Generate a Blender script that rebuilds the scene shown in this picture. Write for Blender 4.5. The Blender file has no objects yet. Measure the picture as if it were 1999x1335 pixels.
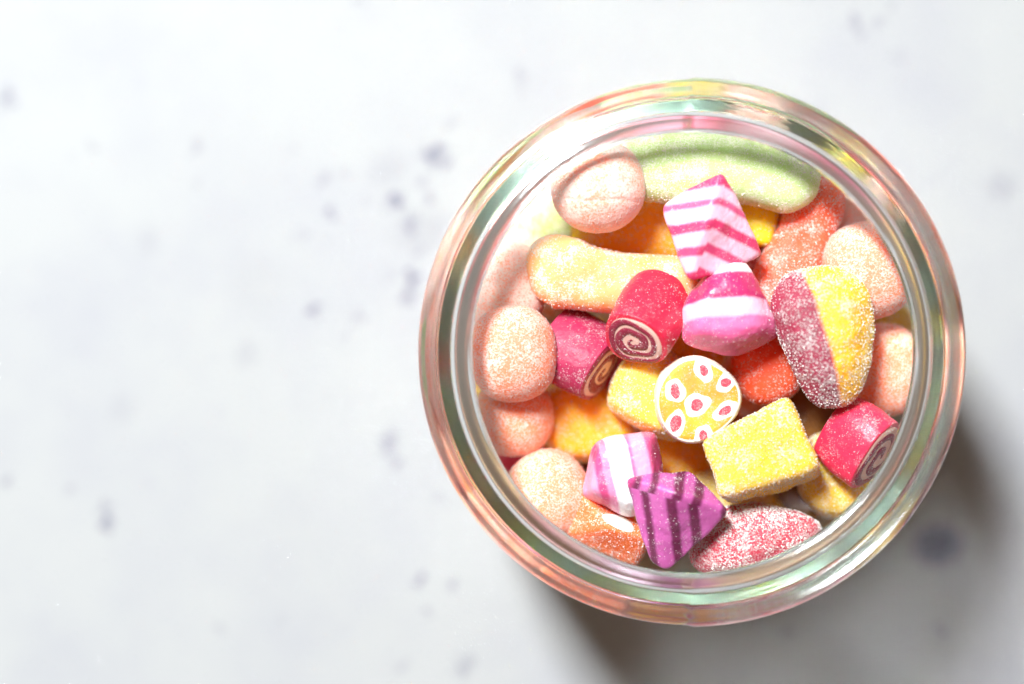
import bpy, bmesh, math, random
import numpy as np
from mathutils import Vector, Matrix, Quaternion

random.seed(4)
rng = np.random.default_rng(4)
MM = 0.001
SC = bpy.context.scene
COL = SC.collection

# ------------------------------------------------------------------ camera, light, exposure
T = 88.0            # height of the jar's rim above the table, mm
LENS = 85.0
D = 199.9 * LENS / 36.0   # camera height above the rim, mm
FOCUS = 11.0        # focus plane, mm below the rim
LIFT = 6.0          # the heap of sweets stands this much higher than first measured, mm
JX, JY = 35.3, -2.0  # jar axis, mm

cam_d = bpy.data.cameras.new('camera')
cam_d.lens = LENS
cam_d.sensor_width = 36.0
cam_d.clip_start = 0.01
cam_d.clip_end = 20.0
cam_d.dof.use_dof = True
cam_d.dof.focus_distance = (D + FOCUS) * MM
cam_d.dof.aperture_fstop = 3.7
cam = bpy.data.objects.new('camera', cam_d)
cam.location = (0, 0, (T + D) * MM)
COL.objects.link(cam)
SC.camera = cam

w = bpy.data.worlds.new('World')
SC.world = w
w.use_nodes = True
wn = w.node_tree
bg = wn.nodes['Background']
# a room that is bright on the window side and dim and warm behind the photographer
wco = wn.nodes.new('ShaderNodeTexCoord')
wdot = wn.nodes.new('ShaderNodeVectorMath'); wdot.operation = 'DOT_PRODUCT'
wdot.inputs[1].default_value = Vector((-0.50, 0.82, 0.28)).normalized()
wn.links.new(wco.outputs['Generated'], wdot.inputs[0])
wmap = wn.nodes.new('ShaderNodeMapRange'); wmap.interpolation_type = 'SMOOTHSTEP'
wmap.inputs['From Min'].default_value = -0.75; wmap.inputs['From Max'].default_value = 0.95
wn.links.new(wdot.outputs['Value'], wmap.inputs['Value'])
wmix = wn.nodes.new('ShaderNodeMix'); wmix.data_type = 'RGBA'
wmix.inputs[6].default_value = (0.42, 0.22, 0.09, 1)
wmix.inputs[7].default_value = (0.74, 0.70, 0.64, 1)
wn.links.new(wmap.outputs['Result'], wmix.inputs[0])
wn.links.new(wmix.outputs[2], bg.inputs['Color'])
bg.inputs['Strength'].default_value = 0.32

KEY_DIR = Vector((-0.34, 0.55, 0.98)).normalized()      # towards the window
key_d = bpy.data.lights.new('window_light', 'AREA')
key_d.shape = 'RECTANGLE'      # a tall window
key_d.size = 0.36
key_d.size_y = 0.78
key_d.energy = 140.0
key_d.color = (0.955, 0.99, 1.0)
key = bpy.data.objects.new('window_light', key_d)
key.location = Vector((JX * MM, JY * MM, 0.05)) + KEY_DIR * 2.4
kz = KEY_DIR.normalized(); kx = Vector((0, 0, 1)).cross(kz).normalized(); ky = kz.cross(kx)
key.rotation_euler = Matrix((kx, ky, kz)).transposed().to_euler()
COL.objects.link(key)

vs = SC.view_settings
vs.view_transform = 'Standard'
vs.look = 'None'
vs.exposure = 0.12
vs.gamma = 1.0
vs.use_curve_mapping = False
cy = SC.cycles
cy.use_denoising = True
cy.max_bounces = 48
cy.transmission_bounces = 40
cy.transparent_max_bounces = 16
cy.diffuse_bounces = 8
cy.glossy_bounces = 40
cy.caustics_reflective = True
cy.caustics_refractive = True
cy.blur_glossy = 0.1
cy.sample_clamp_indirect = 0.0

# ------------------------------------------------------------------ helpers
def at(px, py, d):
    """a spot seen at pixel (px, py) of the 1999 px wide photo, d mm below the rim -> mm"""
    if d < 70: d = d - LIFT
    k = (D + d) / (D * 10.0)
    return np.array([(px - 999.5) * k, -(py - 667.5) * k, T - d])

def pxmm(d):
    return (D + d) / (D * 10.0)

def tag(o, label, cat, group=None, kind=None):
    if label: o['label'] = label
    if cat: o['category'] = cat
    if group: o['group'] = group
    if kind: o['kind'] = kind
    return o

def link(name, me, mat, loc=(0, 0, 0), parent=None):
    o = bpy.data.objects.new(name, me)
    COL.objects.link(o)
    if mat is not None and len(me.materials) == 0:
        me.materials.append(mat)
    o.location = [c * MM for c in loc]
    if parent is not None:
        o.parent = parent
    return o

def mesh_np(name, verts, faces, smooth=True):
    me = bpy.data.meshes.new(name)
    me.from_pydata([tuple(v) for v in (np.asarray(verts) * MM)], [], [tuple(int(i) for i in f) for f in faces])
    me.update()
    if smooth:
        me.polygons.foreach_set('use_smooth', [True] * len(me.polygons))
    return me

def fix_normals(me):
    bm = bmesh.new(); bm.from_mesh(me)
    bmesh.ops.recalc_face_normals(bm, faces=bm.faces)
    bm.to_mesh(me); bm.free()

_ico = {}
def ico(sub):
    if sub not in _ico:
        bm = bmesh.new()
        bmesh.ops.create_icosphere(bm, subdivisions=sub, radius=1.0)
        v = np.array([q.co[:] for q in bm.verts])
        f = np.array([[q.index for q in p.verts] for p in bm.faces])
        bm.free()
        v /= np.linalg.norm(v, axis=1)[:, None]
        _ico[sub] = (v, f)
    return _ico[sub]

def lumps(v, amp, freq, seed, octaves=3):
    """smooth pseudo-noise from a sum of waves"""
    r = np.random.default_rng(seed)
    out = np.zeros(len(v))
    for o in range(octaves):
        for k in range(7):
            d = r.normal(size=3); d /= np.linalg.norm(d)
            out += (0.5 ** o) * np.sin((v @ d) * freq * (1.9 ** o) * r.uniform(.7, 1.3) + r.uniform(0, 6.28))
    return amp * out / 4.0

def hull_planes(P):
    bm = bmesh.new()
    for p in P: bm.verts.new(p)
    r = bmesh.ops.convex_hull(bm, input=bm.verts)
    pl = []
    for f in bm.faces:
        f.normal_update()
        n = np.array(f.normal[:]); dd = float(n @ np.array(f.verts[0].co[:]))
        if dd < 0: n, dd = -n, -dd
        if f.calc_area() < 1e-3 or dd < 0.2: continue
        if any(n @ m > 0.985 for m, _ in pl): continue
        pl.append((n, dd))
    bm.free()
    return pl

def hull_candy(name, pts, mat, p=10, sub=6, lump=0.12, freq=0.7, seed=1, label=None, cat='candy', group=None, fit=True, parent=None):
    """a rounded convex piece that follows a set of points (mm)"""
    P = np.array(pts, float)
    c = (P.max(0) + P.min(0)) / 2
    L = P - c
    pl = hull_planes(L)
    v, f = ico(sub)
    N = np.array([n for n, _ in pl]); dd = np.array([q for _, q in pl])
    q = np.clip(v @ N.T / dd, 0, None)
    r = np.power((q ** p).sum(1), -1.0 / p)
    V = v * r[:, None]
    if fit:   # rounding shrinks the piece; bring its box back to the points' box
        for a in range(3):
            lo, hi = V[:, a].min(), V[:, a].max()
            V[:, a] = (V[:, a] - lo) / (hi - lo) * (L[:, a].max() - L[:, a].min()) + L[:, a].min()
    V = V + v * (lumps(V, lump, freq, seed) + lumps(V, 0.03, 5.5, seed + 99, 2))[:, None]
    me = mesh_np(name, V, f)
    o = link(name, me, mat, c, parent)
    if label: tag(o, label, cat, group)
    return o

def puffy(name, outline, dt, dm, db, st, sb, mat, extra=(), **kw):
    """outline in photo pixels at depth dm, a smaller copy on top at dt and below at db"""
    o = np.array(outline, float); c = o.mean(0)
    pts = [at(x, y, dm) for x, y in o]
    pts += [at(c[0] + (x - c[0]) * st, c[1] + (y - c[1]) * st, dt) for x, y in o]
    pts += [at(c[0] + (x - c[0]) * sb, c[1] + (y - c[1]) * sb, db) for x, y in o]
    pts += [at(*e) for e in extra]
    return hull_candy(name, pts, mat, **kw)

def ball(name, px, py, d, rad, mat, label, p=2.4, rot=(0, 0, 0), sub=6, lump=0.09, seed=1, group=None, loc=None, dent=None):
    """rounded, slightly squared sweet; rad = half sizes in mm"""
    v, f = ico(sub)
    q = (np.abs(v) ** p).sum(1) ** (-1.0 / p)
    V = v * q[:, None] * np.array(rad)
    V += v * (lumps(V, lump, 0.45, seed) + (lumps(V, 0.03, 5.5, seed + 99, 2) if lump else 0))[:, None]
    if dent is not None:                      # a shallow fold line across the top
        for (nx, ny, nz, off, dep, wid) in dent:
            n = np.array([nx, ny, nz]); n /= np.linalg.norm(n)
            s = V @ n - off - 0.5 * np.sin(V[:, 0] * 0.35)
            V -= v * (dep * np.exp(-(s / wid) ** 2) * (V[:, 2] > 0) * np.clip(V[:, 2] / rad[2], 0, 1))[:, None]
    R = np.array(Matrix.Rotation(rot[2], 3, 'Z') @ Matrix.Rotation(rot[1], 3, 'Y') @ Matrix.Rotation(rot[0], 3, 'X'))
    V = V @ R.T
    me = mesh_np(name, V, f)
    c = at(px, py, d) if loc is None else np.array(loc)
    return tag(link(name, me, mat, c), label, 'candy', group)

def catmull(P, n):
    P = np.array(P, float)
    Q = np.vstack([2 * P[0] - P[1], P, 2 * P[-1] - P[-2]])
    out = []
    m = len(P) - 1
    for t in np.linspace(0, m, n):
        i = min(int(t), m - 1); u = t - i
        a, b, c, d = Q[i], Q[i + 1], Q[i + 2], Q[i + 3]
        out.append(0.5 * (2 * b + (c - a) * u + (2 * a - 5 * b + 4 * c - d) * u * u + (3 * b - a - 3 * c + d) * u ** 3))
    return np.array(out)

def bar(name, path, mat, label, flat=0.85, end=4.0, n=90, m=64, lump=0.2, freq=0.5, seed=1, power=2.5, group=None):
    """sugared jelly finger: path of (px, py, depth, half width mm)"""
    C = np.array([at(a, b, c) for a, b, c, _ in path]); R = np.array([[q[3]] for q in path])
    S = catmull(np.hstack([C, R]), 200)
    seg = np.r_[0, np.cumsum(np.linalg.norm(np.diff(S[:, :3], axis=0), axis=1))]; seg /= seg[-1]
    u = 0.5 - 0.5 * np.cos(np.linspace(0.0, np.pi, n))          # denser rings at the ends
    P = np.array([[np.interp(t, seg, S[:, k]) for k in range(4)] for t in u])
    s = 2 * u - 1
    shr = np.clip(1 - np.abs(s) ** (end * 2), 0, 1) ** 0.5
    c0 = P[:, :3].mean(0)
    V = []
    for i in range(n):
        t = P[min(i + 1, n - 1), :3] - P[max(i - 1, 0), :3]; t /= np.linalg.norm(t)
        a = np.cross(t, [0, 0, 1]); a /= np.linalg.norm(a); b = np.cross(a, t)
        r = P[i, 3] * max(shr[i], 0.004)
        for j in range(m):
            th = 2 * math.pi * j / m
            cx, cz = math.cos(th), math.sin(th)
            k = (abs(cx) ** power + abs(cz) ** power) ** (-1 / power)
            V.append(P[i, :3] - c0 + a * cx * k * r + b * cz * k * r * flat)
    V = np.array(V)
    nr = V - np.repeat(P[:, :3] - c0, m, axis=0)
    ln = np.linalg.norm(nr, axis=1)[:, None]
    V = V + nr / np.maximum(ln, .2) * lumps(V, lump, freq, seed)[:, None] * np.clip(ln / 1.5, 0, 1)
    F = []
    for i in range(n - 1):
        for j in range(m):
            F.append((i * m + j, i * m + (j + 1) % m, (i + 1) * m + (j + 1) % m, (i + 1) * m + j))
    F.append(tuple(range(m - 1, -1, -1))); F.append(tuple((n - 1) * m + j for j in range(m)))
    me = mesh_np(name, V, F); fix_normals(me)
    return tag(link(name, me, mat, c0), label, 'candy', group)

# ------------------------------------------------------------------ materials
def srgb(r, g, b):
    f = lambda c: (c / 255 / 12.92) if c / 255 <= 0.04045 else ((c / 255 + 0.055) / 1.055) ** 2.4
    return (f(r), f(g), f(b), 1.0)

class NT:
    def __init__(self, name):
        self.m = bpy.data.materials.new(name); self.m.use_nodes = True
        self.t = self.m.node_tree; self.n = self.t.nodes; self.l = self.t.links
        self.b = self.n['Principled BSDF']
    def new(self, typ, **kw):
        q = self.n.new(typ)
        for k, v in kw.items(): setattr(q, k, v)
        return q
    def math(self, op, a, b=None, clamp=False):
        q = self.new('ShaderNodeMath', operation=op); q.use_clamp = clamp
        for i, x in enumerate((a, b)):
            if x is None: continue
            if isinstance(x, (int, float)): q.inputs[i].default_value = x
            else: self.l.new(x, q.inputs[i])
        return q.outputs[0]
    def mix(self, fac, a, b):
        q = self.new('ShaderNodeMix', data_type='RGBA')
        for s, x in ((q.inputs[0], fac), (q.inputs[6], a), (q.inputs[7], b)):
            if isinstance(x, (int, float)): s.default_value = x
            elif isinstance(x, tuple): s.default_value = x
            else: self.l.new(x, s)
        return q.outputs[2]
    def noise(self, scale, detail=3, rough=0.55, vec=None):
        q = self.new('ShaderNodeTexNoise'); q.inputs['Scale'].default_value = scale
        q.inputs['Detail'].default_value = detail; q.inputs['Roughness'].default_value = rough
        if vec is None: vec = self.co()
        self.l.new(vec, q.inputs['Vector'])
        return q.outputs['Fac']
    def co(self):
        if not hasattr(self, '_co'):
            self._co = self.new('ShaderNodeTexCoord').outputs['Object']
        return self._co
    def ramp(self, fac, stops, interp='LINEAR'):
        q = self.new('ShaderNodeValToRGB'); q.color_ramp.interpolation = interp
        e = q.color_ramp.elements
        while len(e) < len(stops): e.new(0.5)
        for x, (p, c) in zip(e, stops):
            x.position = p; x.color = c if isinstance(c, tuple) else (c, c, c, 1)
        self.l.new(fac, q.inputs[0])
        return q.outputs[0]
    def dot(self, vec3, scale=1.0):
        q = self.new('ShaderNodeVectorMath', operation='DOT_PRODUCT')
        self.l.new(self.co(), q.inputs[0]); q.inputs[1].default_value = vec3
        return q.outputs['Value']

WHITE = srgb(250, 247, 244)
def sugar(name, col, dust=0.35, grain=3600, patch=150, sss=0.5, rad=2.2, rough=0.55, bump=0.25, col2=None, colour_node=None, patchy=0.5, spec=0.35):
    """boiled or jelly sweet with a dusting of sugar.  col is a tuple, colour_node an optional builder"""
    t = NT(name)
    if colour_node is not None: base = colour_node(t)
    elif col2 is not None:
        base = t.mix(t.ramp(t.noise(95, 2), [(0.38, 0.0), (0.62, 1.0)]), col, col2)
    else: base = t.mix(t.math('MULTIPLY', t.noise(260, 3), 0.18), col, tuple(c * 0.8 for c in col[:3]) + (1,))
    vo = t.new('ShaderNodeTexVoronoi'); vo.inputs['Scale'].default_value = grain * 0.95
    t.l.new(t.co(), vo.inputs['Vector'])
    sp = t.new('ShaderNodeSeparateColor'); t.l.new(vo.outputs['Color'], sp.inputs[0])
    cell = t.math('ADD', t.math('MULTIPLY', sp.outputs[0], 0.36), 0.32)       # every crystal its own value
    fine = t.math('ADD', t.math('MULTIPLY', t.noise(grain * 0.8, 3, 0.7), 0.5), t.math('MULTIPLY', cell, 0.5))
    coarse = t.noise(patch, 6, 0.72)
    # share of grains that are sugar: fine noise against a threshold that moves with the patches
    thr = t.math('ADD', fine, t.math('MULTIPLY', t.math('SUBTRACT', coarse, 0.5), patchy * 1.2))
    cut = 0.5 + (0.5 - dust) * 0.5
    mask = t.ramp(thr, [(max(0, cut - 0.05), 0.0), (min(1, cut + 0.10), 1.0)])
    film = t.math('MULTIPLY', coarse, dust * 0.24)
    fac = t.math('ADD', t.math('MULTIPLY', mask, 0.74), film, clamp=True)
    t.l.new(base, t.b.inputs['Base Color'])
    dustb = t.new('ShaderNodeBsdfPrincipled')
    t.l.new(t.mix(0.26, WHITE, base), dustb.inputs['Base Color'])
    dustb.inputs['Subsurface Weight'].default_value = 0.15
    dustb.inputs['Subsurface Radius'].default_value = (1, .8, .7)
    dustb.inputs['Subsurface Scale'].default_value = 1.5 * MM
    dustb.inputs['Roughness'].default_value = 0.42
    dustb.inputs['Specular IOR Level'].default_value = 0.5
    mx = t.new('ShaderNodeMixShader')
    t.l.new(fac, mx.inputs[0]); t.l.new(t.b.outputs[0], mx.inputs[1]); t.l.new(dustb.outputs[0], mx.inputs[2])
    t.l.new(mx.outputs[0], t.n['Material Output'].inputs['Surface'])
    t.b.inputs['Roughness'].default_value = rough
    t.b.inputs['Specular IOR Level'].default_value = spec
    t.b.inputs['Subsurface Weight'].default_value = sss
    r = col if colour_node is None else (0.9, 0.5, 0.5, 1)
    t.b.inputs['Subsurface Radius'].default_value = tuple(0.25 + 0.75 * min(1, x) for x in r[:3])
    t.b.inputs['Subsurface Scale'].default_value = rad * 1.8 * MM
    bp = t.new('ShaderNodeBump'); bp.inputs['Strength'].default_value = min(1.0, bump * 2.2); bp.inputs['Distance'].default_value = 0.4 * MM
    h = t.math('ADD', t.math('MULTIPLY', fac, 0.7), t.math('MULTIPLY', t.noise(900, 4), 0.8))
    t.l.new(h, bp.inputs['Height']); t.l.new(bp.outputs['Normal'], t.b.inputs['Normal']); t.l.new(bp.outputs['Normal'], dustb.inputs['Normal'])
    return t.m

def stripes(direction, lo, hi, stops, wob=0.05, wscale=140, soft=None, second=None):
    """colour bands along a direction in mm (object axes follow the world)"""
    def build(t):
        d = Vector(direction).normalized()
        def coord(dv):
            return t.dot(tuple(dv))
        s = coord(d)
        if second is not None:      # bands bend over a ridge: use another slope on its far side
            n, off, d2, lo2 = second
            s2 = t.math('ADD', coord(Vector(d2).normalized()), (lo - lo2) * MM)
            side = t.math('GREATER_THAN', coord(Vector(n).normalized()), off * MM)
            s = t.math('ADD', t.math('MULTIPLY', s, t.math('SUBTRACT', 1.0, side)), t.math('MULTIPLY', s2, side))
        u = t.math('DIVIDE', t.math('SUBTRACT', s, lo * MM), (hi - lo) * MM)
        u = t.math('ADD', u, t.math('MULTIPLY', t.math('SUBTRACT', t.noise(wscale, 3), 0.5), wob))
        u = t.math('ADD', u, t.math('MULTIPLY', t.math('SUBTRACT', t.noise(1500, 2), 0.5), wob * 0.25))
        st = []
        e = 0.017
        for i, (p, c) in enumerate(stops):
            if i: st.append((p - e, stops[i - 1][1]))
            st.append((p + e if i else p, c))
        c = t.ramp(u, st)
        mp = t.new('ShaderNodeMapping'); t.l.new(t.co(), mp.inputs['Vector'])
        mp.inputs['Rotation'].default_value = (0, 0, -math.atan2(d.y, d.x)); mp.inputs['Scale'].default_value = (1600, 90, 400)
        pl = t.ramp(t.noise(1.0, 4, 0.6, mp.outputs[0]), [(0.35, 0.0), (0.7, 1.0)])
        dk = t.new('ShaderNodeHueSaturation'); dk.inputs['Value'].default_value = 0.78; t.l.new(c, dk.inputs['Color'])
        return t.mix(t.math('MULTIPLY', pl, 0.5), c, dk.outputs[0])
    return build

PEACH = srgb(252, 160, 112)
M_peach = sugar('peach_sugar', srgb(255, 140, 98), dust=0.52, patch=170, patchy=0.3, sss=0.85, rad=3.0)
M_peach_dust_lit = sugar('peach_sugar_heavy_lit', srgb(255, 162, 124), dust=0.65, patch=150, patchy=0.35, sss=0.85, rad=3.0)  # thick dusting; on two balls its paleness also stands in for light
M_peach_deep = sugar('peach_sugar_light', srgb(255, 144, 96), dust=0.50, patch=190, patchy=0.3, sss=0.85, rad=3.0)
M_green = sugar('green_jelly', srgb(192, 214, 134), dust=0.46, patch=210, patchy=0.6, sss=0.85, rad=4.0, col2=srgb(200, 220, 150))
M_pale_green = sugar('pale_green_jelly', srgb(190, 205, 120), dust=0.55, patch=210, patchy=0.7, sss=0.6, rad=3.5)
M_ginger = sugar('ginger_jelly', srgb(250, 166, 100), dust=0.40, patch=190, patchy=0.8, sss=0.9, rad=5.0, col2=srgb(252, 182, 124))
M_red_jelly = sugar('orange_red_jelly', srgb(252, 98, 54), dust=0.40, patch=230, patchy=0.5, sss=0.85, rad=3.5)
M_red_bare = sugar('orange_red_jelly_bare', srgb(250, 84, 34), dust=0.32, patch=230, patchy=0.5, sss=0.85, rad=3.5)
M_dark_red = sugar('dark_red_jelly', srgb(190, 48, 36), dust=0.38, patch=230, patchy=0.5, sss=0.6, rad=3.0)
M_yellow_bare = sugar('yellow_jelly', srgb(255, 210, 10), dust=0.2, patch=120, patchy=0.5, sss=0.9, rad=5.0, rough=0.4)
M_amber = sugar('amber_jelly', srgb(248, 168, 12), dust=0.24, patch=140, patchy=0.8, sss=0.9, rad=6.0, rough=0.45)
M_amber_dust = sugar('amber_jelly_dusted', srgb(252, 200, 64), dust=0.38, patch=170, patchy=0.6, sss=0.9, rad=4.5)
M_lemon = sugar('lemon_sugar', srgb(232, 184, 16), dust=0.44, grain=3300, patch=190, patchy=0.5, sss=0.8, rad=3.5, bump=0.4)
M_lemon_pale = sugar('lemon_sugar_pale', srgb(236, 206, 60), dust=0.48, patch=190, patchy=0.5, sss=0.6, rad=3.5)
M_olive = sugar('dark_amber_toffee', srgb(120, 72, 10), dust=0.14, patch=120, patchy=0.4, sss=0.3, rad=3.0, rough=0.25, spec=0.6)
M_hot = sugar('hot_pink_boiled', srgb(212, 20, 62), dust=0.20, grain=4200, patch=260, patchy=0.5, sss=0.4, rad=1.8, rough=0.32, spec=0.5)
M_hot2 = sugar('rose_boiled', srgb(218, 26, 72), dust=0.24, grain=4200, patch=220, patchy=0.6, sss=0.4, rad=1.8, rough=0.32, spec=0.5)
M_magenta = sugar('dark_magenta_boiled', srgb(164, 18, 72), dust=0.24, grain=4200, patch=200, patchy=0.6, sss=0.35, rad=1.5, rough=0.45)
M_wine = sugar('wine_stripe', srgb(138, 10, 52), dust=0.24, grain=4600, patch=400, patchy=0.3, sss=0.15, rad=0.6, rough=0.4)
M_cream = sugar('cream_sugar', srgb(232, 186, 172), dust=0.10, grain=4600, patch=400, patchy=0.3, sss=0.3, rad=1.0, rough=0.5)
M_cream2 = sugar('ivory_sugar', srgb(253, 242, 214), dust=0.3, grain=4200, patch=300, patchy=0.3, sss=0.4, rad=1.5, rough=0.5)
M_spot_white = sugar('white_sugar_ring', srgb(252, 247, 238), dust=0.2, grain=4200, patch=300, sss=0.35, rad=1.0)
M_spot_red = sugar('red_sugar_centre', srgb(214, 40, 68), dust=0.36, grain=5200, patch=500, patchy=0.3, sss=0.25, rad=0.6)
M_flower = sugar('orange_sugar_face', srgb(230, 140, 20), dust=0.30, grain=4200, patch=260, patchy=0.5, sss=0.4, rad=1.5, col2=srgb(240, 176, 40))
M_straw = sugar('strawberry_jelly', srgb(206, 40, 70), dust=0.50, grain=3200, patch=240, patchy=0.6, sss=0.5, rad=2.5, bump=0.5)
M_orange_slice = sugar('orange_slice', srgb(252, 112, 40), dust=0.35, patch=300, patchy=0.5, sss=0.55, rad=3.0)
M_slice_white = sugar('white_pith', srgb(252, 240, 226), dust=0.3, sss=0.4)

# ------------------------------------------------------------------ tabletop
def tabletop():
    def lines(a, b, step, far):
        mid = np.arange(a, b + step, step)
        return np.r_[-far, -far, -far * 0.6, -far * 0.35, mid, far * 0.35, far * 0.6, far, far]
    xs = lines(-150, 150, 0.8, 600); ys = lines(-110, 110, 0.8, 600)
    X, Y = np.meshgrid(xs, ys, indexing='ij')
    Z = np.zeros_like(X)
    Z[0, :] = Z[-1, :] = -30; Z[:, 0] = Z[:, -1] = -30
    # specks of the stone: (photo px, py, half width, half height, turn, strength)
    specks = [(848, 300, 22, 17, .4, .62), (868, 318, 18, 10, .6, .45), (776, 388, 13, 13, 0, .85), (770, 398, 22, 14, 0, .25),
              (800, 440, 12, 22, -.2, .5), (838, 384, 8, 9, 0, .5), (826, 357, 14, 10, -.4, .28), (805, 543, 10, 15, .2, .95),
              (797, 580, 14, 18, -.3, .42), (818, 490, 10, 9, 0, .3), (613, 605, 10, 10, 0, .8), (645, 414, 8, 12, 0, .55),
              (634, 350, 10, 12, .4, .32), (670, 340, 12, 8, 0, .2), (717, 388, 8, 8, 0, .25), (594, 457, 12, 10, 0, .18),
              (697, 620, 14, 9, 0, .3), (675, 655, 8, 6, 0, .2), (762, 540, 8, 14, 0, .15), (383, 285, 8, 14, 0, .32),
              (178, 288, 10, 8, 0, .22), (14, 192, 14, 20, 0, .35), (386, 360, 6, 12, 0, .15), (570, 290, 8, 8, 0, .12),
              (760, 863, 12, 20, -.3, .5), (771, 903, 9, 12, .3, .45), (205, 990, 10, 11, 0, .4), (209, 1022, 10, 16, 0, .72),
              (14, 942, 7, 11, 0, .4), (133, 955, 9, 9, 0, .25), (821, 1135, 7, 15, 0, .55), (885, 1144, 7, 11, -.3, .4),
              (834, 1193, 8, 8, 0, .4), (858, 975, 8, 9, 0, .35), (431, 1226, 7, 8, 0, .28), (550, 1216, 6, 9, 0, .2),
              (785, 1300, 10, 10, 0, .22), (908, 1300, 16, 22, -.4, .3), (1016, 150, 8, 18, 0, .3), (1019, 182, 7, 10, 0, .2),
              (1668, 38, 9, 11, 0, .4), (1679, 60, 8, 11, .3, .32), (1713, 42, 10, 10, 0, .3), (1738, 12, 9, 9, 0, .22),
              (1755, 110, 14, 14, 0, .1), (1955, 365, 26, 24, 0, .2), (1830, 1062, 44, 38, 0, .72), (1838, 1228, 12, 12, .3, .32),
              (1535, 1232, 12, 9, 0, .4), (700, 1, 12, 8, 0, .3), (575, 470, 10, 10, 0, .1), (880, 240, 14, 10, 0, .2),
              (290, 470, 20, 30, 0, .1), (480, 690, 20, 26, 0, .13), (240, 800, 26, 26, 0, .08), (1600, 205, 10, 8, 0, .1),
              (1150, 1266, 5, 5, 0, .5), (760, 330, 40, 30, .5, .12), (830, 450, 60, 40, 0, .16), (500, 560, 50, 60, .3, .06)]
    M = np.zeros_like(X)
    wx = X + 0.7 * np.sin(Y * 1.9 + 1) + 0.4 * np.sin(X * 3.1 + Y * 1.3)
    wy = Y + 0.7 * np.sin(X * 1.7 + 2) + 0.4 * np.sin(Y * 2.9 - X * 1.1)
    k = pxmm(T)
    for (px, py, a, b, turn, s) in specks:
        c = at(px, py, T)
        dx, dy = wx - c[0], wy - c[1]
        u = dx * math.cos(turn) + dy * math.sin(turn); v = -dx * math.sin(turn) + dy * math.cos(turn)
        q = np.sqrt((u / (a * k)) ** 2 + (v / (b * k)) ** 2)
        M = np.maximum(M, min(1.0, s * 1.3) * np.clip(1.45 - q, 0, 1) ** 0.8)
    # more small specks where the photo does not look
    for _ in range(160):
        c = (rng.uniform(-150, 150), rng.uniform(-110, 110))
        if abs(c[0]) < 122 and abs(c[1]) < 84: continue
        a, b, s = rng.uniform(.5, 1.8), rng.uniform(.6, 2.4), rng.uniform(.1, .6)
        q = np.sqrt(((wx - c[0]) / a) ** 2 + ((wy - c[1]) / b) ** 2)
        M = np.maximum(M, s * np.clip(1.4 - q, 0, 1))
    ni, nj = X.shape
    V = np.stack([X.ravel(), Y.ravel(), Z.ravel()], 1)
    I = np.arange(ni * nj).reshape(ni, nj)
    F = np.stack([I[:-1, :-1].ravel(), I[1:, :-1].ravel(), I[1:, 1:].ravel(), I[:-1, 1:].ravel()], 1)
    me = bpy.data.meshes.new('tabletop')
    me.from_pydata([tuple(v) for v in V * MM], [], F.tolist())
    at_ = me.attributes.new('speck', 'FLOAT', 'POINT')
    at_.data.foreach_set('value', M.ravel().astype(np.float32))
    t = NT('white_marble')
    a = t.new('ShaderNodeAttribute', attribute_name='speck').outputs['Fac']
    cloud = t.ramp(t.noise(24, 5, 0.62), [(0.42, 0.0), (0.68, 1.0)])
    base = t.mix(t.math('MULTIPLY', cloud, 0.5), (0.362, 0.370, 0.376, 1), (0.30, 0.304, 0.345, 1))
    flecks = t.math('MULTIPLY', t.ramp(t.noise(170, 2, 0.5), [(0.66, 0.0), (0.80, 1.0)]), 0.22)
    base = t.mix(flecks, base, (0.25, 0.25, 0.31, 1))
    grain = t.math('MULTIPLY', a, t.ramp(t.noise(700, 3, 0.6), [(0.30, 0.55), (0.62, 1.0)]))
    c = t.mix(grain, base, (0.07, 0.07, 0.13, 1))
    t.l.new(c, t.b.inputs['Base Color'])
    t.b.inputs['Roughness'].default_value = 0.42
    t.b.inputs['Specular IOR Level'].default_value = 0.3
    o = link('tabletop', me, t.m)
    tag(o, 'white marble tabletop with scattered grey violet specks', None, kind='structure')
tabletop()

# ------------------------------------------------------------------ glass jar
INNER = [(0, -83.0), (20, -83.0), (30, -82.2), (37, -79), (43, -72), (47.0, -62), (49.6, -50), (50.4, -40), (50.5, -31), (50.4, -24),
         (49.8, -15.0), (48.2, -9.7), (46.1, -5.8), (44.4, -3.5), (43.3, -2.2)]
LIP = [(43.1, -1.3), (43.5, -0.5), (44.2, -0.1), (45.0, 0.0), (45.8, -0.2), (46.7, -0.55), (48.1, -0.7), (49.8, -0.75), (51.2, -1.1),
       (52.5, -1.9), (53.4, -2.8), (53.8, -4.0), (53.7, -5.2), (53.0, -6.2), (52.0, -6.8), (50.9, -7.0), (49.9, -7.4), (49.6, -8.4)]
OUTER = [(50.1, -10.4), (51.2, -13.4), (52.3, -18), (52.9, -25), (53.1, -33), (53.0, -42), (52.0, -54), (49.2, -65), (45, -74), (39, -81), (33, -85.5),
         (28, -87.3), (25, -87.8), (22, -87.5), (18, -86.4), (8, -86.0), (0, -86.0)]
def jar_radius(z):
    """inside radius at height z over the table"""
    zz = [q[1] + T for q in INNER]; rr = [q[0] for q in INNER]
    return float(np.interp(z, zz, rr))

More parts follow.
